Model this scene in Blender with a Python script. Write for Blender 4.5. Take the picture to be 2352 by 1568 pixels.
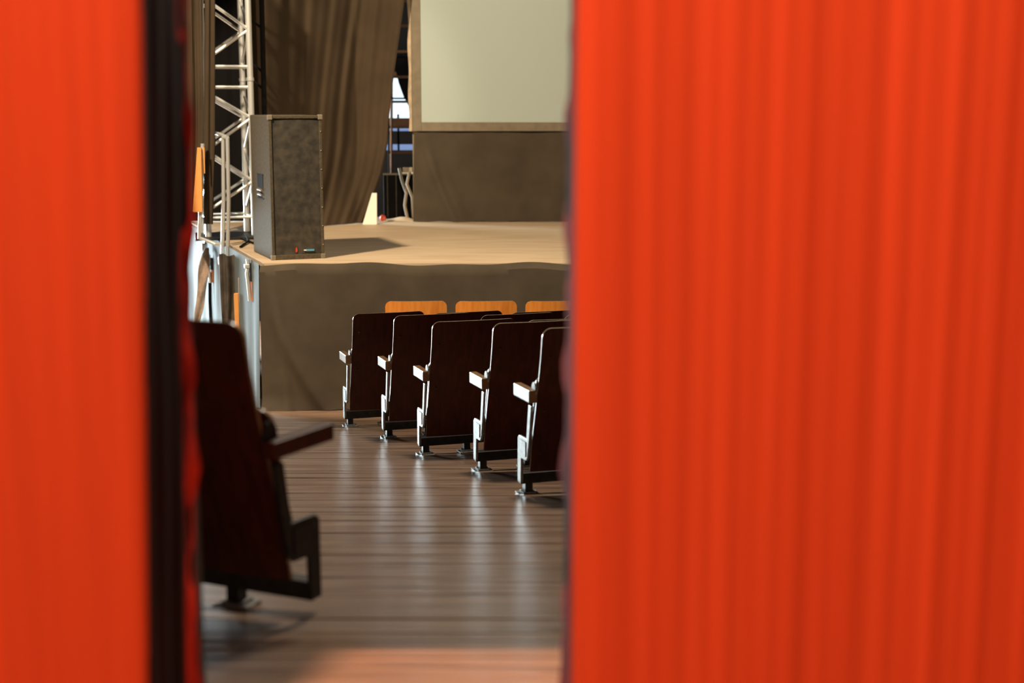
import bpy, bmesh, math, random
from mathutils import Vector, Matrix
random.seed(7)
C = bpy.context.scene
COL = C.collection
for o in list(bpy.data.objects): bpy.data.objects.remove(o)
PI = math.pi

# ---------------------------------------------------------------- camera, light, exposure
cd = bpy.data.cameras.new('camera'); cam = bpy.data.objects.new('camera', cd); COL.objects.link(cam)
cam.location = (0, 0, 1.2); cam.rotation_euler = (math.radians(90 - 9.6253), 0, 0)
cd.lens = 50; cd.sensor_width = 36; cd.clip_start = 0.05; cd.clip_end = 200
cd.dof.use_dof = True; cd.dof.focus_distance = 9.6; cd.dof.aperture_fstop = 1.75
C.camera = cam
C.view_settings.view_transform = 'Standard'; C.view_settings.look = 'None'
C.view_settings.gamma = 1; C.view_settings.use_curve_mapping = False
C.view_settings.exposure = 0.0
w = bpy.data.worlds.new('sky'); C.world = w; w.use_nodes = True
w.node_tree.nodes['Background'].inputs[0].default_value = (0.72, 0.9, 1.0, 1)
w.node_tree.nodes['Background'].inputs[1].default_value = 1.6

def lamp(name, typ, loc, target, energy, color, **kw):
    d = bpy.data.lights.new(name, typ); d.energy = energy; d.color = color
    for k, v in kw.items(): setattr(d, k, v)
    o = bpy.data.objects.new(name, d); COL.objects.link(o); o.location = loc
    o.rotation_euler = (Vector(target) - Vector(loc)).to_track_quat('-Z', 'Y').to_euler()
    return o
# foyer lamp behind the photographer, high and to the left
lamp('foyer_lamp', 'POINT', (-0.66, 1.42, 5.3), (0, 2.2, 1), 2600, (1.0, 0.52, 0.32), shadow_soft_size=0.06)
lamp('foyer_glow', 'AREA', (-0.1, -2.6, 1.3), (0.1, 2.2, 0.5), 9, (1.0, 0.6, 0.38), size=1.6)
# stage lamp on the ceiling rig, left, in front of the stage
lamp('stage_lamp', 'SPOT', (-4.3, 7.9, 6.1), (-0.9, 14.0, 0.3), 4700, (1.0, 0.80, 0.56), shadow_soft_size=0.22, spot_size=math.radians(44), spot_blend=0.10)
# added frontal fill, lifts drape shadows on the backdrop and brightens the truss
lamp('front_fill', 'SPOT', (1.6, 6.2, 6.2), (-2.05, 15.4, 1.1), 1700, (1.0, 0.80, 0.56), shadow_soft_size=0.2, spot_size=math.radians(19), spot_blend=0.5)
# added warm overhead fill to brighten the floor, no lamp seen there
lamp('floor_fill', 'AREA', (0.2, 9.3, 5.4), (-0.4, 5.0, -0.4), 330, (1.0, 0.88, 0.72), size=0.9)
# daylight entering by the side opening left of the stage
lamp('side_daylight', 'AREA', (-6.7, 18.72, 0.2), (-1.2, 9.0, -0.7), 3300, (0.80, 0.95, 1.0), shape='RECTANGLE', size=2.6, size_y=2.9)

# ---------------------------------------------------------------- helpers
class MB:
    def __init__(s): s.bm = bmesh.new()
    def box(s, x0, x1, y0, y1, z0, z1, M=None):
        v = [s.bm.verts.new((x, y, z)) for x in (x0, x1) for y in (y0, y1) for z in (z0, z1)]
        if M is not None:
            for q in v: q.co = M @ q.co
        for f in ((0,1,3,2),(4,6,7,5),(0,4,5,1),(2,3,7,6),(0,2,6,4),(1,5,7,3)): s.bm.faces.new([v[i] for i in f])
        return s
    def tube(s, pts, r, n=8, r2=None):
        pts = [Vector(p) for p in pts]; rings = []
        for i, p in enumerate(pts):
            d = (pts[min(i+1, len(pts)-1)] - pts[max(i-1, 0)]).normalized()
            a = d.cross(Vector((0,0,1)) if abs(d.z) < .95 else Vector((1,0,0))).normalized(); b = d.cross(a)
            rr = r if r2 is None else r + (r2-r)*i/(len(pts)-1)
            rings.append([s.bm.verts.new(p + a*math.cos(2*PI*k/n)*rr + b*math.sin(2*PI*k/n)*rr) for k in range(n)])
        for A, B in zip(rings, rings[1:]):
            for k in range(n): s.bm.faces.new((A[k], A[(k+1)%n], B[(k+1)%n], B[k]))
        s.bm.faces.new(rings[0][::-1]); s.bm.faces.new(rings[-1]); return s
    def prism(s, poly, d):          # poly: list of 3-D points, extruded by vector d
        a = [s.bm.verts.new(p) for p in poly]; b = [s.bm.verts.new(Vector(p)+Vector(d)) for p in poly]; n = len(poly)
        s.bm.faces.new(a[::-1]); s.bm.faces.new(b)
        for i in range(n): s.bm.faces.new((a[i], a[(i+1)%n], b[(i+1)%n], b[i]))
        return s
    def slab(s, P, Q):              # two matching grids of points joined into a solid sheet
        R, K = len(P), len(P[0])
        p = [[s.bm.verts.new(c) for c in r] for r in P]; q = [[s.bm.verts.new(c) for c in r] for r in Q]
        for i in range(R-1):
            for j in range(K-1):
                s.bm.faces.new((p[i][j], p[i][j+1], p[i+1][j+1], p[i+1][j]))
                s.bm.faces.new((q[i][j], q[i+1][j], q[i+1][j+1], q[i][j+1]))
        for j in range(K-1):
            s.bm.faces.new((p[0][j], q[0][j], q[0][j+1], p[0][j+1])); s.bm.faces.new((p[-1][j], p[-1][j+1], q[-1][j+1], q[-1][j]))
        for i in range(R-1):
            s.bm.faces.new((p[i][0], p[i+1][0], q[i+1][0], q[i][0])); s.bm.faces.new((p[i][-1], q[i][-1], q[i+1][-1], p[i+1][-1]))
        return s
    def ball(s, c, r, sc=(1,1,1)):
        m = Matrix.Translation(c) @ Matrix.Diagonal((*sc, 1)); bmesh.ops.create_uvsphere(s.bm, u_segments=14, v_segments=9, radius=r, matrix=m); return s
    def build(s, name, mat, parent=None, smooth=False, bevel=0, mirror=False, label=None, edge=None):
        if mirror:
            for v in s.bm.verts: v.co.x = -v.co.x
        bmesh.ops.recalc_face_normals(s.bm, faces=s.bm.faces)
        me = bpy.data.meshes.new(name); s.bm.to_mesh(me); s.bm.free(); me.materials.append(mat)
        if edge:
            me.materials.append(edge)
            for f in me.polygons:
                if abs(f.normal.y) < .6: f.material_index = 1
        if smooth:
            for f in me.polygons: f.use_smooth = True
            me.set_sharp_from_angle(angle=math.radians(40))
        o = bpy.data.objects.new(name, me); COL.objects.link(o)
        if bevel:
            b = o.modifiers.new('bevel', 'BEVEL'); b.width = bevel; b.segments = 2; b.limit_method = 'ANGLE'; b.angle_limit = math.radians(50)
        if parent: o.parent = parent
        if label: o['label'] = label
        return o
def tag(o, label, cat, group=None):
    o['label'] = label; o['category'] = cat
    if group: o['group'] = group
    return o
def root(name, loc, rz, label, cat, group=None):
    o = bpy.data.objects.new(name, None); COL.objects.link(o); o.location = loc; o.rotation_euler = (0, 0, rz)
    o.empty_display_size = .1
    return tag(o, label, cat, group)
def struct(o): o['kind'] = 'structure'; return o

def mat(name, col, rough=.6, metal=0, noise=0, scale=8, stretch=(1,1,1), bump=0, spec=.5, col2=None, coat=0, emit=None):
    m = bpy.data.materials.new(name); m.use_nodes = True; nt = m.node_tree; b = nt.nodes['Principled BSDF']
    b.inputs['Base Color'].default_value = (*col, 1); b.inputs['Roughness'].default_value = rough
    b.inputs['Metallic'].default_value = metal; b.inputs['Specular IOR Level'].default_value = spec
    b.inputs['Coat Weight'].default_value = coat; b.inputs['Coat Roughness'].default_value = .15
    if noise or bump or col2:
        tc = nt.nodes.new('ShaderNodeTexCoord'); mp = nt.nodes.new('ShaderNodeMapping'); mp.inputs['Scale'].default_value = stretch
        nz = nt.nodes.new('ShaderNodeTexNoise'); nz.inputs['Scale'].default_value = scale; nz.inputs['Detail'].default_value = 6
        nt.links.new(tc.outputs['Object'], mp.inputs[0]); nt.links.new(mp.outputs[0], nz.inputs['Vector'])
        if noise or col2:
            r = nt.nodes.new('ShaderNodeValToRGB'); c2 = col2 or tuple(c*(1-noise) for c in col)
            r.color_ramp.elements[0].position = .35; r.color_ramp.elements[1].position = .65
            r.color_ramp.elements[0].color = (*c2, 1); r.color_ramp.elements[1].color = (*col, 1)
            nt.links.new(nz.outputs['Fac'], r.inputs[0]); nt.links.new(r.outputs[0], b.inputs['Base Color'])
        if bump:
            bp = nt.nodes.new('ShaderNodeBump'); bp.inputs['Strength'].default_value = bump; bp.inputs['Distance'].default_value = .01
            nt.links.new(nz.outputs['Fac'], bp.inputs['Height']); nt.links.new(bp.outputs[0], b.inputs['Normal'])
    return m
M = dict(
    red = mat('red_cloth', (.60,.080,.024), .85, noise=.13, scale=3, stretch=(14,14,.25), spec=.15),
    return_fold = mat('shaded_return', (.016,.002,.0015), .9, noise=.4, scale=5, spec=.1),  # near-black colour keeps the curtain return in shade
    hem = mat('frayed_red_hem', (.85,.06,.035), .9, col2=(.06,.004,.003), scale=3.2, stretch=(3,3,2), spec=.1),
    hem2 = mat('shaded_red_hem', (.30,.022,.012), .9, col2=(.03,.003,.002), scale=3.2, stretch=(3,3,2), spec=.1),  # darker copy of the hem, shade put into the colour
    plank = mat('worn_floorboard', (.35,.225,.15), .28, col2=(.18,.105,.065), scale=3, stretch=(.7,9,9), bump=.5),
    ply = mat('shaded_varnished_plywood', (.10,.021,.006), .5, spec=.3, col2=(.06,.012,.004), scale=5, stretch=(7,7,.7)),  # darkened copy of the plywood, shade of the rows put into the colour
    ply2 = mat('lit_varnished_plywood', (.95,.36,.065), .4, col2=(.80,.25,.035), scale=4, stretch=(7,7,.7)),  # brightened copy of the plywood, lamp light put into the colour
    plyedge = mat('plywood_edge', (.50,.34,.20), .25, noise=.3, scale=20, coat=.4),
    armwood = mat('armrest_wood', (.36,.19,.08), .35, noise=.35, scale=12, coat=.2),
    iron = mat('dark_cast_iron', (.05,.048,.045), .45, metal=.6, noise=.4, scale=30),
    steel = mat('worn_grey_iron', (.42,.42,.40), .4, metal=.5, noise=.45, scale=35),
    dullbolt = mat('dull_bolt', (.09,.035,.022), .5, metal=.4),
    bolt = mat('bolt_head', (.7,.62,.5), .3, metal=.8),
    blackcloth = mat('black_cloth', (.072,.050,.030), .95, noise=.25, scale=2, spec=.12),
    skirt = mat('black_skirt_cloth', (.080,.062,.042), .95, noise=.2, scale=4, spec=.12),
    pale = mat('pale_blue_cloth', (.15,.18,.19), .9, noise=.12, scale=3, stretch=(3,3,.3), spec=.1),
    deck = mat('stage_deck', (.57,.43,.28), .6, col2=(.48,.35,.22), scale=1.6, stretch=(1,4,1), bump=.1),
    alu = mat('aluminium', (.72,.73,.70), .35, metal=.55),
    cab = mat('speaker_carpet', (.100,.080,.050), .9, spec=.15, noise=.3, scale=40, bump=.2),
    grille = mat('speaker_grille', (.060,.048,.030), .75, noise=.6, scale=14, bump=.3),
    black = mat('black', (.006,.005,.005), .85, spec=.15),
    screen = mat('screen_fabric', (.43,.50,.46), .9, spec=.1),
    border = mat('screen_border', (.22,.18,.12), .85, noise=.2, scale=10),
    edge = mat('screen_edge', (.55,.42,.28), .7, noise=.4, scale=8),
    orange = mat('orange_board', (.80,.34,.08), .7, noise=.1, scale=10),
    rag = mat('tan_rag', (.45,.33,.25), .95, noise=.3, scale=20),
    garment = mat('dark_garment', (.09,.07,.05), .9, noise=.5, scale=9),
    grip = mat('orange_grip', (.70,.22,.07), .5, noise=.2, scale=20),
    blue = mat('blue_badge', (.10,.32,.46), .4), redm = mat('red_mark', (.65,.05,.02), .5),
    ball = mat('red_ball', (.80,.10,.05), .4), white = mat('white_board', (.85,.82,.70), .6),
    wall = mat('dark_wall', (.030,.024,.020), .9, noise=.3, scale=2),
    brown = mat('brown_timber', (.20,.085,.03), .7, noise=.3, scale=9),
    foyer = mat('foyer_plaster', (.30,.22,.16), .9, noise=.1, scale=2),
    cable = mat('cable', (.22,.17,.11), .6),
)

tm = bpy.data.materials.new('tinted_glass'); tm.use_nodes = True; nt = tm.node_tree; nt.nodes.clear()
a_ = nt.nodes.new('ShaderNodeBsdfTransparent'); a_.inputs[0].default_value = (.46,.49,.62,1); g_ = nt.nodes.new('ShaderNodeBsdfGlossy'); g_.inputs['Roughness'].default_value = .1
x_ = nt.nodes.new('ShaderNodeMixShader'); x_.inputs[0].default_value = .06; o_ = nt.nodes.new('ShaderNodeOutputMaterial')
nt.links.new(a_.outputs[0], x_.inputs[1]); nt.links.new(g_.outputs[0], x_.inputs[2]); nt.links.new(x_.outputs[0], o_.inputs[0]); M['tint'] = tm

# ---------------------------------------------------------------- raked floor
prof = [(-4,0),(2.45,0),(4.0,-.265),(7.03,-.779),(7.94,-.897),(8.82,-1.026),(9.61,-1.107),(10.5,-1.228),(11.8,-1.386),(14,-1.6),(20,-1.7)]
def fz(y):
    for (a,b),(c,d) in zip(prof, prof[1:]):
        if a <= y <= c: return b+(d-b)*(y-a)/(c-a)
    return 0
XL, XR = -8.6, 6.0
m = MB()
for (a,b),(c,d) in zip(prof, prof[1:]):
    m.prism([(XL,a,b-.03),(XR,a,b-.03),(XR,c,d-.03),(XL,c,d-.03)], (0,0,-.12))
floor = struct(m.build('floor', M['brown']))
y = 2.62; k = 0
while y < 12.6:
    wd = .098; z0, z1 = fz(y), fz(y+wd)
    b = MB(); N = 11; P = []; Q = []
    tilt = random.uniform(-.0009,.0009); hh = random.uniform(-.0006,.0005); ph = random.uniform(0,9)
    for (yy, zz, sg) in ((y+.0004, z0, -1), (y+wd*.5, (z0+z1)/2, 0), (y+wd-.0004, z1, 1)):
        row = []; row2 = []
        for i in range(N):
            x = -4.6 + 8.6*i/(N-1)
            zq = zz + hh + sg*tilt*math.sin(x*1.3+ph) + .0010*math.sin(x*2.1+ph*3) - (.00025 if sg else 0)
            row.append((x, yy, zq)); row2.append((x, yy, zz-.03))
        P.append(row); Q.append(row2)
    b.slab(P, Q); b.build('plank', M['plank'], floor, smooth=True)
    y += wd; k += 1
b = MB().prism([(-3,-4,0),(3,-4,0),(3,2.6,-.025),(-3,2.6,-.025)], (0,0,.004)); struct(b.build('floor', M['brown']))

# ---------------------------------------------------------------- walls and ceiling
def wall(name, *boxes, mt='wall'):
    m = MB()
    for bx in boxes: m.box(*bx)
    return struct(m.build(name, M[mt]))
wall('wall_front', (XL,-.628,2.665,2.76,-.6,6.5), (.125,XR,2.665,2.76,-.6,6.5), (-.628,.125,2.665,2.76,1.86,6.5))
wl = wall('wall_left', (XL-.15,XL,2.6,20,-2,6.5))
wall('wall_right', (XR,XR+.15,2.6,20,-2,6.5))
wall('ceiling', (XL,XR,-4.2,20,6.5,6.6))
wall('wall_foyer_left', (-3.1,-3,-4.1,2.72,0,6.5), mt='foyer'); wall('wall_foyer_right', (3,3.1,-4.1,2.72,0,6.5), mt='foyer')
wall('wall_foyer_back', (-3.1,3.1,-4.2,-4.1,0,6.5), mt='foyer')
WY = 18.8
wall('wall_back', (XL,-8.2,WY,WY+.15,-2,6.5), (-5.4,-1.72,WY,WY+.15,-2,6.5), (-8.2,-5.4,WY,WY+.15,1.75,6.5), (-1.18,XR,WY,WY+.15,-2,6.5), (-1.72,-1.18,WY,WY+.15,1.56,6.5), (-1.72,-1.18,WY,WY+.15,.63,.80), (-1.72,-1.18,WY,WY+.15,-2,.55))
f = struct(MB().box(-1.72,-1.18,WY-.03,WY+.05,.865,.97).build('window_1', M['brown']))
MB().box(-1.72,-1.18,WY,WY+.03,1.212,1.235).build('glazing_bar', M['black'], f)
MB().box(-1.50,-1.475,WY,WY+.03,.53,1.02).build('mullion', M['black'], f)
for z0, z1 in ((.80,.87),(.55,.63)): MB().box(-1.72,-1.18,WY+.05,WY+.056,z0,z1).build('pane', M['tint'], f)
MB().box(-1.72,-1.18,WY-.02,WY+.04,1.50,1.56).build('window_head', M['brown'], f)
f2 = struct(MB().box(-8.3,-8.2,WY-.03,WY+.1,fz(18.8),1.85).box(-5.4,-5.3,WY-.03,WY+.1,fz(18.8),1.85).box(-8.2,-5.4,WY-.03,WY+.1,1.75,1.85).build('door_1', M['wall']))

# ---------------------------------------------------------------- red door curtains
def curtain(sgn, xe, label):
    r = root('red_curtain', (sgn*1.4, 2.25, 0), 0, label, 'curtain')
    L = [] ; x = sgn*2.6; ph = random.uniform(0, 9)
    def fold(x, z):
        dr = .012*math.sin(z*.8+x*2)
        q = x+dr
        return .0010*math.sin(q*150+ph+1.3*math.sin(q*17)+.3*z) + .0011*math.sin(q*73+ph*2+1.7*math.sin(q*9)) + .0026*math.sin(q*21+ph) + .0004*math.sin(q*290+z*.5)
    zs = [.01] + [i*.12 for i in range(1, 18)] + [2.5, 3.0, 3.5]
    n = 420; P = []; Q = []
    for z in zs:
        a = []; b = []
        for i in range(n+1):
            xx = xe + (sgn*2.6-xe)*(1-i/n)
            sh = (.034 if sgn < 0 else 0)*(min(z,1.4)-.827)
            e = min(1, abs(xx-xe)/.05)
            yy = 2.205 + fold(xx, z)*e + (1-math.sqrt(max(0,1-(1-e)**2)))*.02
            a.append((xx+sh-r.location.x, yy-2.25, z)); b.append((xx+sh-r.location.x, yy-2.25+.006, z))
        P.append(a); Q.append(b)
    MB().slab(P, Q).build('cloth', M['red'], r, smooth=True)
    # the return of the cloth into the doorway, its dark colour standing in for shade
    P = []; Q = []; H_ = []; H2 = []
    x2 = xe + (-.021 if sgn < 0 else .008)
    for j in range(100):
        z = .01 + 3.49*j/99; a = []; b = []
        for i in range(25):
            t = i/24; yy = 2.226 + t*.40
            wv = .003*math.sin(t*19+z*1.5) + .002*math.sin(z*9+t*5); sh = (.034-.008*t if sgn < 0 else .004*t)*(min(z,1.4)-.827)
            xx = xe + (x2-xe)*t - sgn*wv*min(1,t*5)
            a.append((xx+sh-r.location.x, yy-2.25, z)); b.append((xx+sh-r.location.x+sgn*.006, yy-2.25, z))
        P.append(a); Q.append(b)
        a = []; b = []
        for i in range(7):
            t = i/6; yy = 2.57 + t*.08 + .010*math.sin(z*13+t)
            rf = (.005*math.sin(z*21)+.006*math.sin(z*8.3+1)+.004*math.sin(z*47))*t; sh = (.026 if sgn < 0 else .004)*(min(z,1.4)-.827)
            xx = x2 + sh - sgn*(.001 + abs(rf)*.9)
            a.append((xx-r.location.x, yy-2.25, z)); b.append((xx-r.location.x+sgn*.006, yy-2.25+.002, z))
        H_.append(a); H2.append(b)
    MB().slab(P, Q).build('return_fold', M['return_fold'], r, smooth=True, label='dark return of the curtain in the doorway, coloured as in shade')
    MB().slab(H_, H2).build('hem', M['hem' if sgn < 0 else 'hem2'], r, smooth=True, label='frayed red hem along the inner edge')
    return r
curtain(-1, -.583, 'red pleated curtain at the left of the doorway, nearest the lone chair')
curtain(1, .098, 'wide red pleated curtain filling the right half of the view')
t = root('curtain_rail', (0, 2.205, 3.53), 0, 'iron rail above the doorway from which the red curtains hang', 'rail')
MB().tube([(-2.7,0,0),(2.7,0,0)], .02).build('rod', M['iron'], t)
for x in (-2.7, 2.7): MB().ball((x,0,0), .035).build('finial', M['iron'], t)

# ---------------------------------------------------------------- theatre chairs
def rounded(W, H0, H1, r, prof, x0=0, nx=8, curve=.018, th=.012):
    P = []; Q = []
    ts = [H0 + (H1-r-H0)*i/8 for i in range(9)] + [H1 - r*(1-math.sin(a*PI/12)) for a in range(1, 7)]
    def yof(z):
        for (z0,y0),(z1,y1) in zip(prof, prof[1:]):
            if z0 <= z <= z1+1e-6:
                t = (z-z0)/(z1-z0); return y0+(y1-y0)*t
        return prof[-1][1]
    for z in ts:
        ins = 0
        if z > H1-r: ins = r - math.sqrt(max(0, r*r-(z-(H1-r))**2))
        a = []; b = []
        for i in range(nx+1):
            x = ins + (W-2*ins)*i/nx; u = (x/W-.5)*2
            yy = yof(z) - curve*(1-u*u) ; a.append((x0+x, yy, z)); b.append((x0+x, yy+th, z))
        P.append(a); Q.append(b)
    return P, Q
def make_chair(mir=False, peds=(.04,.31), sz=1.0, pitch=.60, W=.535, ply='ply', lean=1):
    r = bpy.data.objects.new('theatre_chair', None); COL.objects.link(r); r.empty_display_size = .1
    kw = dict(parent=r, mirror=mir)
    top = .90*sz
    pr = [(.14,-.085),(.30,-.12),(.45,-.165),(.60,-.215),(.75,-.255),(top,-.285)]
    pr = [(a, -.085+(b+.085)*lean) for a, b in pr]
    P, Q = rounded(W, .14, top, .045, pr, x0=.025)
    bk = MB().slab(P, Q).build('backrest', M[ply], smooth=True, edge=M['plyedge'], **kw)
    for x in (.07, W-.02):
        for z in (top-.145, .47, .24):
            yb = [q for q in pr if q[0] <= z][-1]; j = pr.index(yb); q1 = pr[j+1]
            yy = yb[1]+(q1[1]-yb[1])*(z-yb[0])/(q1[0]-yb[0])
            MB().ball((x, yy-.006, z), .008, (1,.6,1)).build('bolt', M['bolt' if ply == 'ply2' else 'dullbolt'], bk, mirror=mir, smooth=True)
    sp = [(.27,-.050),(.34,-.075),(.50,-.115),(.64,-.15)]
    P, Q = rounded(W-.02, .27, .64, .04, sp, x0=.035, curve=.006)
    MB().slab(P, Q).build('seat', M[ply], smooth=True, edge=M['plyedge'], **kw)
    # end standard: post, hinge plate, foot
    poly = [(-.006,-.195,.50),(-.006,-.150,.50),(-.006,-.118,.32),(-.006,-.085,.318),(-.006,.005,.312),(-.006,.026,.295),(-.006,.028,.07),(-.006,-.026,.07),(-.006,-.032,.20),(-.006,-.11,.205),(-.006,-.135,.225),(-.006,-.165,.34)]
    MB().prism(poly, (.014,0,0)).build('side_standard', M['iron' if mir else 'steel'], bevel=.003, **kw)  # nearest chair gets darker metal, its silhouette put into the colour
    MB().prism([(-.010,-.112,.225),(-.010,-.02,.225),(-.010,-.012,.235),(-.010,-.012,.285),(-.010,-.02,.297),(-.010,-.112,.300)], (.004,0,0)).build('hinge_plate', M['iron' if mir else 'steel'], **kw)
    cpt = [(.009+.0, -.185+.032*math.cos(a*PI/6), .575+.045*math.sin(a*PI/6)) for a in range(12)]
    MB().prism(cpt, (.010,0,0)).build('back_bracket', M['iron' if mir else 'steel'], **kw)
    MB().prism([(-.022,-.215,.520),(.022,-.215,.520),(.022,.05+.04*mir,.510),(-.022,.05+.04*mir,.510)], (0,0,.064 if not mir else .050)).build('armrest', M['ply' if mir else 'armwood'], bevel=.006, **kw)  # nearest armrest takes the shaded plywood, also for the silhouette
    MB().box(-.004,pitch-.004,-.024,.030,.062,.118).build('rail', M['iron'], bevel=.003, **kw)
    for px in peds:
        leg = MB().box(px-.02,px+.02,-.022,.024,.010,.064).build('pedestal', M['iron'], **kw)
        MB().prism([(px-.052,-.05,0),(px+.052,-.05,0),(px+.052,.05,0),(px-.052,.05,0)], (0,0,.010)).box(px-.032,px+.032,-.034,.036,.010,.020).build('base_plate', M['steel'], leg, mirror=mir)
    return r
def copy_tree(o, parent=None):
    c = o.copy(); COL.objects.link(c)
    if parent: c.parent = parent; c.matrix_parent_inverse = o.matrix_parent_inverse
    for ch in o.children: copy_tree(ch, c)
    return c
def put(o, x, y, yaw, ped=.04, s=1):
    a = math.radians(yaw)
    o.rotation_euler = (0, 0, a); o.location = (x - s*ped*math.cos(a), y - s*ped*math.sin(a), fz(y) - .003)
proto = make_chair()
used = False
rows = [  # pedestal position at the aisle end, seats, words
    ((.080,7.028), 2, 'nearest row on the right'),
    ((-.170,7.937), 3, 'second row from the viewer'),
    ((-.552,8.822), 4, 'third row from the viewer'),
    ((-.852,9.612), 4, 'fourth row from the viewer'),
    ((-1.224,10.495), 4, 'last row before the orange seats'),
]
words = ['aisle-end brown plywood chair with pale iron side, %s', 'brown plywood chair one seat in from the aisle, %s', 'brown plywood chair two seats in from the aisle, %s', 'brown plywood chair three seats in from the aisle, %s']
for (px, py), n, wd in rows:
    yaw = 17
    for i in range(n):
        o = copy_tree(proto) if used else proto; used = True
        x = px + .60*i*math.cos(math.radians(yaw)); yy = py + .60*i*math.sin(math.radians(yaw))
        put(o, x, yy, yaw)
        tag(o, words[i] % wd, 'chair', 'theatre chairs in the rows right of the aisle')
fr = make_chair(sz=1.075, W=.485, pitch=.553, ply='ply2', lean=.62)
for i, wd in enumerate(['lamp-lit orange plywood chair at the left end of the front row', 'middle lamp-lit orange plywood chair of the front row', 'lamp-lit orange plywood chair touching the right red curtain, front row']):
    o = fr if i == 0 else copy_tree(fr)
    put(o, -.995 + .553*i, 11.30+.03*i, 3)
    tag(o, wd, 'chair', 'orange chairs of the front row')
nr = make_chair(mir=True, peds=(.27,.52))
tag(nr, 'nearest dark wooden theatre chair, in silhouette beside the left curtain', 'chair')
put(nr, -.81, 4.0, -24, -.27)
n2 = copy_tree(nr); n2.location = nr.location + Vector((-.60*math.cos(math.radians(24)), .60*math.sin(math.radians(24)), -.04)); n2['label'] = 'dark theatre chair hidden behind the left curtain, next to the nearest chair'

# ---------------------------------------------------------------- stage
ZS = -.142
st = root('stage', (-2.09, 11.8, ZS), 0, 'raised stage with a pale tan wooden deck behind the chairs', 'stage')
lp = [(0.02,.02,-.04),(7.6,.02,-.04),(7.6,4.8,-.04),(-1.78,4.8,-.04)]
MB().prism(lp, (0,0,.04)).build('deck', M['deck'], st)
MB().prism([(.08,.08,-.20),(7.5,.08,-.20),(7.5,4.7,-.20),(-1.66,4.7,-.20)], (0,0,.16)).build('joists', M['brown'], st)
for x in (.15, 2.4, 4.7, 7.3):
    for yy in (.15, 4.4): MB().box(x-.05-(1.5 if yy > 1 and x < 1 else 0), x+.05-(1.5 if yy > 1 and x < 1 else 0), yy-.05, yy+.05, fz(11.8+yy)-ZS, -.2).build('leg', M['brown'], st)

def cloth(name, n, rows_, fn, mt, th=.006, parent=None):
    P = []; Q = []
    for j in range(rows_+1):
        a = []; b = []
        for i in range(n+1):
            p = Vector(fn(i/n, j/rows_)); a.append(p); b.append(p+Vector((.001, th, 0)))
        P.append(a); Q.append(b)
    return MB().slab(P, Q).build(name, M[mt], parent, smooth=True)
def sk(u, v):
    x = -2.10 + 7.6*u; top = ZS + .006 + .010*math.sin(x*4.2+1) + .007*math.sin(x*9.5) - .010
    bot = fz(11.75)+.012; z = top + (bot-top)*v
    y = 11.775 - .03*v - (.02+.025*v)*(.5+.5*math.sin(x*2.6+.8)) - .012*v*math.sin(x*7+v*2)
    # diagonal fold that swings out near the corner
    cx = -2.02 + .42*v*v + .05*v; y -= .055*math.exp(-((x-cx)/.07)**2)*min(1, v*2)
    cx = -2.0 + .12*v; y -= .04*math.exp(-((x-cx)/.05)**2)*v
    y -= .10*max(0, v-.93)/.07*(.5+.5*math.sin(x*5)) * .6
    if v < .001: y = 11.80
    return (x, y, z)
tag(cloth('stage_skirt', 260, 26, sk, 'skirt'), 'black cloth skirt hanging down the front of the stage', 'skirt')
def sk2(u, v):
    x0 = -2.10-1.74*u; y0 = 11.80+4.64*u; top = ZS-.004; bot = fz(y0)+.01
    d = .015*math.sin(u*70)*v + .012*math.sin(u*31+1)*v + .015*v
    return (x0-d*.94-.012, y0-d*.35, top+(bot-top)*v)
tag(cloth('stage_side_skirt', 160, 10, sk2, 'pale'), 'pale grey-blue cloth skirt along the left side of the stage', 'skirt')

# ---------------------------------------------------------------- loudspeaker
sp = root('loudspeaker', (-2.035, 12.03, ZS), math.radians(22), 'tall dark carpeted loudspeaker at the left corner of the stage', 'loudspeaker')
SW, SD, SH = .455, .76, 1.215
cab = MB().box(0,SW,.02,SD,0,SH).build('cabinet', M['cab'], sp, bevel=.010)
MB().box(0,.024,0,.03,0,SH).box(SW-.024,SW,0,.03,0,SH).box(.024,SW-.024,0,.03,0,.042).box(.024,SW-.024,0,.03,SH-.026,SH).build('front_frame', M['cab'], sp, bevel=.004)
MB().slab([[(.024+(SW-.048)*i/8, .012-.004*math.sin(PI*i/8), .042+(SH-.068)*j/8) for i in range(9)] for j in range(9)], [[(.024+(SW-.048)*i/8, .024, .042+(SH-.068)*j/8) for i in range(9)] for j in range(9)]).build('grille', M['grille'], sp, smooth=True)
for (x, z) in ((.012,.02),(SW-.012,.02),(.012,SH-.015),(SW-.012,SH-.015)): MB().box(x-.02,x+.02,-.006,.04,z-.022,z+.022).build('corner_guard', M['border'], sp, bevel=.006)
hd = MB().box(-.004,.004,.28,.50,.60,.71).box(-.006,.002,.27,.51,.705,.712).box(-.006,.002,.27,.51,.50,.508).build('handle_cup', M['black'], sp)
for z in (.535, .575): MB().tube([(-.012,.31,z),(-.014,.38,z+.004),(-.012,.46,z)], .010).build('latch', M['steel'], hd, smooth=True)
bd = MB().box(.295,.365,-.002,.008,.068,.084).build('badge', M['blue'], sp, label='small blue badge strip low on the grille')
MB().box(.275,.297,-.002,.008,.072,.080).build('badge_tip', M['white'], bd)
MB().prism([(.205,.0,.062),(.216,.0,.064),(.218,.0,.085),(.211,.0,.105),(.204,.0,.085)], (0,.009,0)).build('red_mark', M['redm'], sp, label='small red mark on the grille')
for i in range(7): MB().ball((SW-.012, -.002, .12+i*.16), .005).build('screw', M['bolt'], sp)

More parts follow.
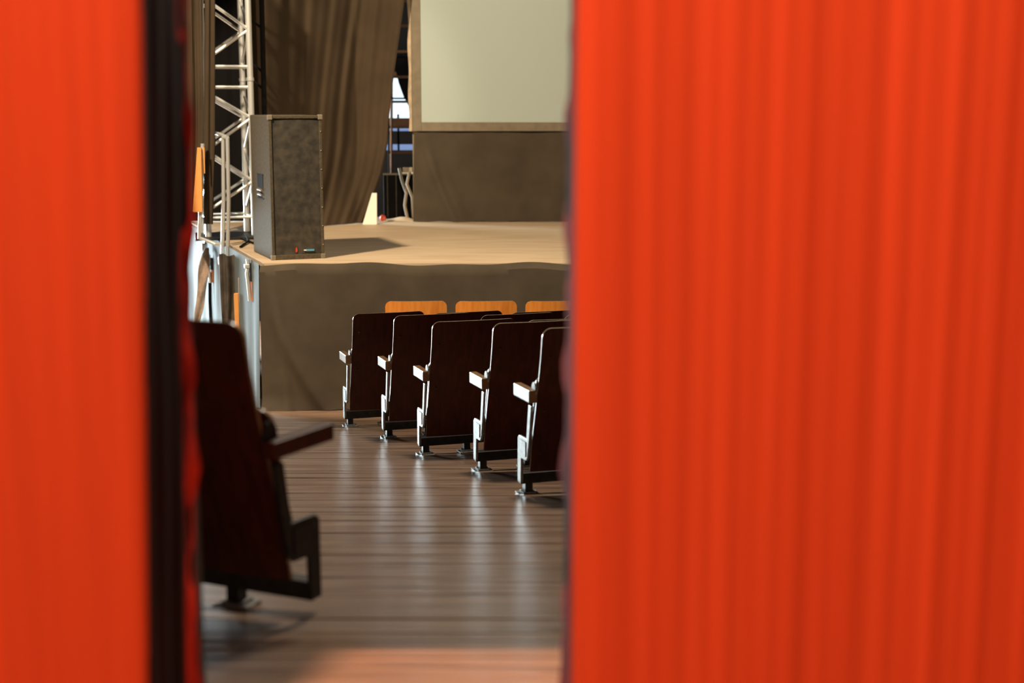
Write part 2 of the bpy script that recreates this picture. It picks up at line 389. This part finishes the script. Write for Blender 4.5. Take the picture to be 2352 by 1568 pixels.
# ---------------------------------------------------------------- lighting truss
A = Vector((-2.535, 14.0, 0)); rt = Vector((.94,.34,0)); bk = Vector((-.34,.94,0)); TW = .45
FR, FL, BR, BL = A, A-rt*TW, A+bk*TW, A-rt*TW+bk*TW
tr = root('lighting_truss', (A.x, A.y, ZS), 0, 'silver square lighting truss tower standing behind the loudspeaker', 'truss')
def L(p, z): return Vector((p.x-A.x, p.y-A.y, z-ZS))
sec = [(ZS+.03, 1.40), (1.40, 2.62)]
MB().prism([L(FL+Vector((-.1,-.15,0)),ZS+.002), L(FR+Vector((.03,-.12,0)),ZS+.002), L(BR+Vector((.03,.1,0)),ZS+.002), L(BL+Vector((-.1,.1,0)),ZS+.002)], (0,0,.02)).build('base_plate', M['iron'], tr)
for (za, zb) in sec:
    for p in (FR, FL, BR, BL): MB().tube([L(p, za), L(p, zb)], .030, 12).build('chord', M['alu'], tr, smooth=True)
for p in (FR, FL, BR, BL): MB().tube([L(p, 1.385), L(p, 1.415)], .037, 12).build('coupler', M['alu'], tr, smooth=True)
def zig(p, q, z):    # nodes alternate from q (hidden side) to p
    for i in range(len(z)-1):
        a, b = (q, p) if i % 2 == 0 else (p, q)
        MB().tube([L(a, z[i]), L(b, z[i+1])], .0155, 8).build('brace', M['alu'], tr, smooth=True)
low = [1.29, 1.03, .72, .42, .14]; up = [1.56, 1.87, 2.18, 2.49]
for p, q in ((FR, FL), (BR, BL), (FR, BR), (FL, BL)):
    zig(p, q, low); zig(p, q, up)
    for z in (1.52, 1.325, .07): MB().tube([L(p, z), L(q, z)], .0155, 8).build('rung', M['alu'], tr, smooth=True)
pl = root('scaffold_pole', (-2.50, 14.52, ZS), 0, 'black vertical pole just right of the silver truss', 'pole')
MB().tube([(0,0,0),(0.01,0,2.8)], .026, 10).build('tube', M['black'], pl, smooth=True)
MB().box(-.08,.08,-.08,.08,0,.012).build('foot_plate', M['black'], pl)
for z in (.95, 1.45, 1.62, 2.05): MB().tube([(0,0,z),(-.22,.2,z+.16)], .012).build('stub_brace', M['black'], pl, smooth=True)

# ---------------------------------------------------------------- hanging drapes
def drape(name, label, y, left, right, z0, z1, waves, amp, n=120, mt='blackcloth', gather=0):
    def ip(tab, z):
        tab = sorted(tab)
        if z <= tab[0][0]: return tab[0][1]
        for (a,b),(c,d) in zip(tab, tab[1:]):
            if a <= z <= c: return b+(d-b)*(z-a)/(c-a)
        return tab[-1][1]
    def fn(u, v):
        z = z1+(z0-z1)*v; xl, xr = ip(left, z), ip(right, z)
        s = u + .02*math.sin(u*9+v*3)
        yy = amp*math.sin(s*waves*2*PI) + amp*.6*math.sin(s*waves*3.7*PI+v*2) + amp*.35*math.sin(s*waves*9+v)
        if callable(y): yy += y(xl+(xr-xl)*u)
        else: yy += y
        if gather: yy -= gather*v**3*abs(math.sin(u*7+v*2))
        return (xl+(xr-xl)*u, yy, z)
    return tag(cloth(name, n, 30, fn, mt), label, 'drape')
drape('stage_drape', 'wide black backdrop drape between the truss and the screen', lambda x: 15.75+min(0,(x+1.7))*1.05, [(-.14,-2.72),(2.6,-2.67)],
      [(-.14,-1.645),(.08,-1.55),(.42,-1.43),(.736,-1.362),(1.0,-1.345),(1.4,-1.295),(2.25,-1.161),(3.2,-1.08)], ZS+.006, 3.2, 7, .013, 200, gather=.08)
drape('stage_drape', 'narrow black drape hanging just left of the silver truss', 13.5, [(.05,-2.93),(2.2,-2.845)], [(.05,-2.84),(.8,-2.79),(2.2,-2.743),(3,-2.72)], .04, 3.0, 2, .012, 24)
drape('stage_drape', 'narrow black drape at the edge of the left red curtain', 13.6, [(.05,-3.20),(2.2,-3.14)], [(.05,-2.965),(1.2,-2.91),(2.2,-2.895)], .16, 3.0, 3, .012, 30)
drape('stage_drape', 'flat black wing cloth hanging behind the truss', 15.9, [(0,-3.7)], [(0,-2.55)], ZS+.01, 3.2, 4, .01, 40, mt='black')
drape('stage_drape', 'added black cloth out of view left of the stage, blocking daylight', 16.0, [(0,-7.6)], [(0,-3.72)], .06, 4.2, 9, .02, 90, mt='black')  # unseen cloth added to keep high daylight off the loudspeaker and truss

# ---------------------------------------------------------------- projection screen
sc = root('projection_screen', (-1.105, 15.9, ZS), 0, 'large pale projection screen with a grey border at the back of the stage', 'screen')
zb = .862-ZS; W_, H_ = 4.0, 2.6
MB().box(0,.105,0,.04,zb,zb+H_).box(W_-.105,W_,0,.04,zb,zb+H_).box(.105,W_-.105,0,.04,zb,zb+.098).box(.105,W_-.105,0,.04,zb+H_-.1,zb+H_).build('border', M['border'], sc, bevel=.004)
P = [[(.10+(W_-.2)*i/12, .006-.004*math.sin(PI*i/12), zb+.09+(H_-.18)*j/8) for i in range(13)] for j in range(9)]
MB().slab(P, [[(a, .03, c) for a, b, c in r] for r in P]).build('screen_fabric', M['screen'], sc, smooth=True)
def lace(u, v): return (-.034+.034*u+.006*math.sin(v*31)*(1-u), -.004-.004*u, zb+H_*v)
P = [[lace(i/3, j/60) for i in range(4)] for j in range(61)]
MB().slab(P, [[(a, .03, c) for a, b, c in r] for r in P]).build('side_flap', M['edge'], sc, smooth=True, label='pale wavy outer edge of the screen')
for x in (.02, W_-.02): MB().box(x-.02,x+.02,.05,.09,0,zb+H_).build('upright', M['border'], sc)
def sk3(u, v):
    x = -1.085 + 3.95*u; z = .850-.006*math.sin(u*60) + (ZS+.005-.85)*v
    yy = 15.93 - .02*v + .006*math.sin(x*8) - .05*math.exp(-((x-(-.98+.20*v+.15*v*v))/.05)**2)*min(1,v*3) - .035*math.exp(-((x-(-.95+.42*v))/.07)**2)*v
    xx = x + (.0 if u > .02 else -.02*v); return (xx, yy, z)
tag(cloth('screen_skirt', 160, 20, sk3, 'skirt'), 'black cloth hanging below the projection screen down to the stage', 'drape')

# ---------------------------------------------------------------- handrail and things on the stage side
hr = root('stair_handrail', (-2.74, 13.3, ZS), 0, 'grey tubular handrail clamped to the left side of the stage', 'handrail')
def R(x, y, z): return (x+2.74, y-13.3, z-ZS)
MB().tube([R(-2.675,13.3,.86), R(-2.69,13.3,.3), R(-2.725,13.3,-.34)], .018, 10).build('post', M['alu'], hr, smooth=True)
MB().tube([R(-2.625,13.25,.86), R(-2.632,13.25,.3), R(-2.660,13.25,-.24)], .018, 10).build('post', M['alu'], hr, smooth=True)
MB().tube([R(-3.015,14.2,.90), R(-3.04,14.2,.3), R(-3.070,14.2,-.30)], .018, 10).build('post', M['alu'], hr, smooth=True)
MB().tube([R(-2.625,13.25,.86), R(-2.72,13.4,.885), R(-3.015,14.2,.90)], .018, 10).build('top_rail', M['alu'], hr, smooth=True)
MB().tube([R(-2.675,13.3,.86), R(-2.625,13.25,.86)], .018, 10).build('top_rail', M['alu'], hr, smooth=True)
MB().tube([R(-2.89,13.41,.80), R(-2.935,13.41,.16), R(-2.955,13.41,-.08), R(-2.80,13.41,-.14), R(-2.70,13.32,-.14)], .019, 10).build('stay', M['alu'], hr, smooth=True)
for (x, yy, z) in ((-2.722,13.28,-.27), (-3.07,14.18,-.24)): MB().box(x+2.74-.03,x+2.74+.02,yy-13.3-.03,yy-13.3+.03,z-ZS-.05,z-ZS+.03).build('clamp', M['alu'], hr, bevel=.01)
def leg_clamp(x, y, z, label, ln=.34):
    r = root('deck_clamp', (x, y, z), math.radians(20), label, 'clamp', 'orange-gripped clamps on the stage side')
    MB().tube([(0,0,.02),(.004,0,-.05),(-.008,0,-.10),(.0,0,-.18),(.01,0,-ln)], .017, 10).build('tube', M['alu'], r, smooth=True)
    MB().box(-.03,.02,-.02,.02,-.06,-.02).build('collar', M['alu'], r, bevel=.008)
    MB().tube([(.032,-.03,-ln*.50),(.036,-.03,-ln*.62),(.037,-.03,-ln*.92),(.032,-.03,-ln)], .019, 10).build('grip', M['grip'], r, smooth=True)
    MB().box(.010,.050,-.04,-.01,-ln*.5,-.01).build('bracket', M['iron'], r, bevel=.006)
    return r
leg_clamp(-2.268, 12.15, -.165, 'white steel clamp with an orange grip beside the loudspeaker')
leg_clamp(-3.03, 14.15, -.34, 'steel clamp with an orange grip below the far handrail post', .26)
t = root('orange_board', (-2.945, 13.36, .165), 0, 'tapered orange board standing against the far handrail post', 'board')
MB().prism([(-.055,0,0),(.040,0,0),(.050,0,.60),(.012,0,.60)], (0,.025,0)).build('board', M['orange'], t, bevel=.003)
MB().prism([(.066,.01,.36),(.074,.01,.36),(.078,.01,.60),(.066,.01,.60)], (0,.02,0)).build('board_strip', M['orange'], t)
def rag(u, v):
    tw = math.sin(v*9)*.02; wdt = .018+.035*math.sin(PI*min(1, v*1.1))
    return (-3.02-.13*v+(u-.5)*2*wdt+tw*(u-.5), 14.05-.02*math.sin(u*6+v*8)-.03, -.24-.80*v)
tag(cloth('hanging_rag', 8, 24, rag, 'rag', .01), 'twisted tan rag hanging down the pale stage side', 'cloth')
def coat(u, v):
    wl = -.085+.02*v; wr = .075+.03*math.sin(v*3)-.035*v
    return (-2.60+wl+(wr-wl)*u, 12.95-.045*math.sin(u*PI)-.02*math.sin(u*14+v*2), -.19+.01*math.sin(u*7)*(1-v)-.72*v)
tag(cloth('hanging_coat', 24, 24, coat, 'garment', .02), 'dark garment hung over the left edge of the stage', 'garment')
t = root('timber_offcut', (-2.462, 12.70, fz(12.70)), 0, 'pale orange plank leaning on the pale stage side', 'plank')
MB().box(-.04,.0,-.02,.02,0,.96).build('board', M['orange'], t, bevel=.003); MB().box(.0,.032,-.015,.02,0,1.10).build('batten', M['rag'], t, bevel=.003)
o = MB().tube([(-3.035,14.2,-.50),(-3.04,14.18,-.8),(-3.03,14.18,fz(14.2)+.02)], .018).build('shadow_gap', M['black'], smooth=True); tag(o, 'dark shadow gap between folds of the pale stage skirt', 'cable')  # dark tube standing in for the shaded gap between skirt folds
o = MB().tube([(-3.17,14.62,.12),(-3.20,14.62,.0),(-3.17,14.62,-.10),(-3.21,14.62,-.16)], .022).build('coiled_strap', M['garment'], smooth=True); tag(o, 'small dark strap bundle at the far end of the stage side', 'strap')
for (a, b) in (((-2.93,14.3,ZS+.012),(-2.40,13.30,ZS+.012)), ((-2.62,14.0,ZS+.02),(-2.50,13.05,ZS+.012))):
    o = MB().tube([a, ((a[0]+b[0])/2+.05, (a[1]+b[1])/2, a[2]), b], .011).build('floor_cable', M['black'], smooth=True)
    tag(o, 'thin black cable on the deck running %s' % ('from the handrail foot to the loudspeaker' if a[0] < -2.8 else 'from the truss foot towards the stage edge'), 'cable', 'cables on the deck')

# ---------------------------------------------------------------- things seen through the gap
t = root('ladder', (-1.45, 18.3, -1.68), 0, 'brown ladder behind the drape with dark gaps between its rungs', 'ladder')
for s, x0 in ((-1, -.13), (1, .20)): MB().tube([(x0,0,0),(x0+.06,.2,4.3)], .018, 8).build('rail', M['brown'], t, smooth=True)
for z in (.3,.62,.94,1.26,1.58,1.9,2.22,2.54,2.86,3.172,3.49,3.81,4.12): MB().box(-.12,.24,.0+.045*z-.01,.045*z+.02,z-.016,z+.016).build('rung', M['brown'], t)
t = MB().prism([(-1.10,18.6,.97),(-1.285,18.6,.97),(-1.31,18.6,1.08),(-1.40,18.6,1.25),(-1.46,18.6,1.42),(-1.49,18.6,1.56),(-1.62,18.6,1.75),(-1.10,18.6,1.75)], (0,.20,0)).build('dark_tarp', M['black']); tag(t, 'dark tarpaulin cutting off the upper right of the backstage window', 'tarpaulin')
t = root('microphone_stand', (-1.5, 17.6, fz(17.6)), 0, 'thin black stand silhouetted against the bright backstage window', 'stand')
MB().tube([(-.02,0,0),(-.01,0,2.55),(-.03,0,2.78)], .012).build('pole', M['black'], t, smooth=True)
MB().tube([(-.09,0,3.0),(-.03,0,2.78),(.03,0,2.9)], .014).build('boom', M['black'], t, smooth=True)
MB().tube([(.12,.12,.02),(-.02,0,.3),(-.16,.12,.02)], .01).tube([(-.02,0,.3),(-.02,-.16,.02)], .01).build('tripod', M['black'], t, smooth=True)
t = root('equipment_case', (-1.47, 16.32, ZS), 0, 'black equipment case in the gap between drape and screen', 'case')
MB().box(.0,.42,0,.25,.0,.50).build('body', M['black'], t, bevel=.01)
MB().box(-.004,.424,-.004,.02,.50,.52).build('lid_trim', M['cable'], t)
for x in (.04,.14,.36): MB().box(x,x+.012,-.006,.0,.02,.5).build('edge_strip', M['garment'], t)
for pts, lb in (([(-1.28,16.25,.44),(-1.25,16.24,.30),(-1.20,16.22,.16),(-1.22,16.22,.02),(-1.19,16.2,-.12)], 'loose tan cable hanging in front of the black case, left one'),
            ([(-1.16,16.2,.40),(-1.19,16.2,.26),(-1.13,16.18,.12),(-1.12,16.18,-.12)], 'loose tan cable hanging in front of the black case, right one')):
    o = MB().tube(pts, .018).build('cable', M['cable'], smooth=True); tag(o, lb, 'cable')
t = root('junction_box', (-1.19, 16.22, .378), 0, 'small pale box on top of the black equipment case', 'box')
MB().box(-.05,.06,0,.06,0,.07).build('body', M['edge'], t, bevel=.005); MB().box(-.055,.065,-.006,.066,-.0,.016).build('rim', M['white'], t)
t = tag(MB().prism([(-1.635,15.55,ZS+.002),(-1.478,15.55,ZS+.002),(-1.478,15.59,.20),(-1.53,15.59,.20)], (0,.03,0)).build('white_board', M['white']), 'small white wedge-shaped board at the foot of the backdrop drape', 'board')
t = tag(MB().ball((-1.455,16.02,ZS+.036), .036).build('red_ball', M['ball'], smooth=True), 'small red ball on the stage beside the white board', 'ball')
def crump(u, v): return (-1.50+.44*u, 16.0+.28*v, ZS+.004+.025*max(0,math.sin(u*3.0)*math.sin(v*PI))+.012*math.sin(u*9+v*4)*math.sin(PI*v)*math.sin(PI*u))
P = [[crump(i/16, j/6) for i in range(17)] for j in range(7)]
tag(MB().slab(P, [[(a, b, ZS+.001) for a, b, c in r] for r in P]).build('crumpled_sheet', M['deck'], smooth=True), 'crumpled pale sheet on the deck beside the red ball', 'sheet')
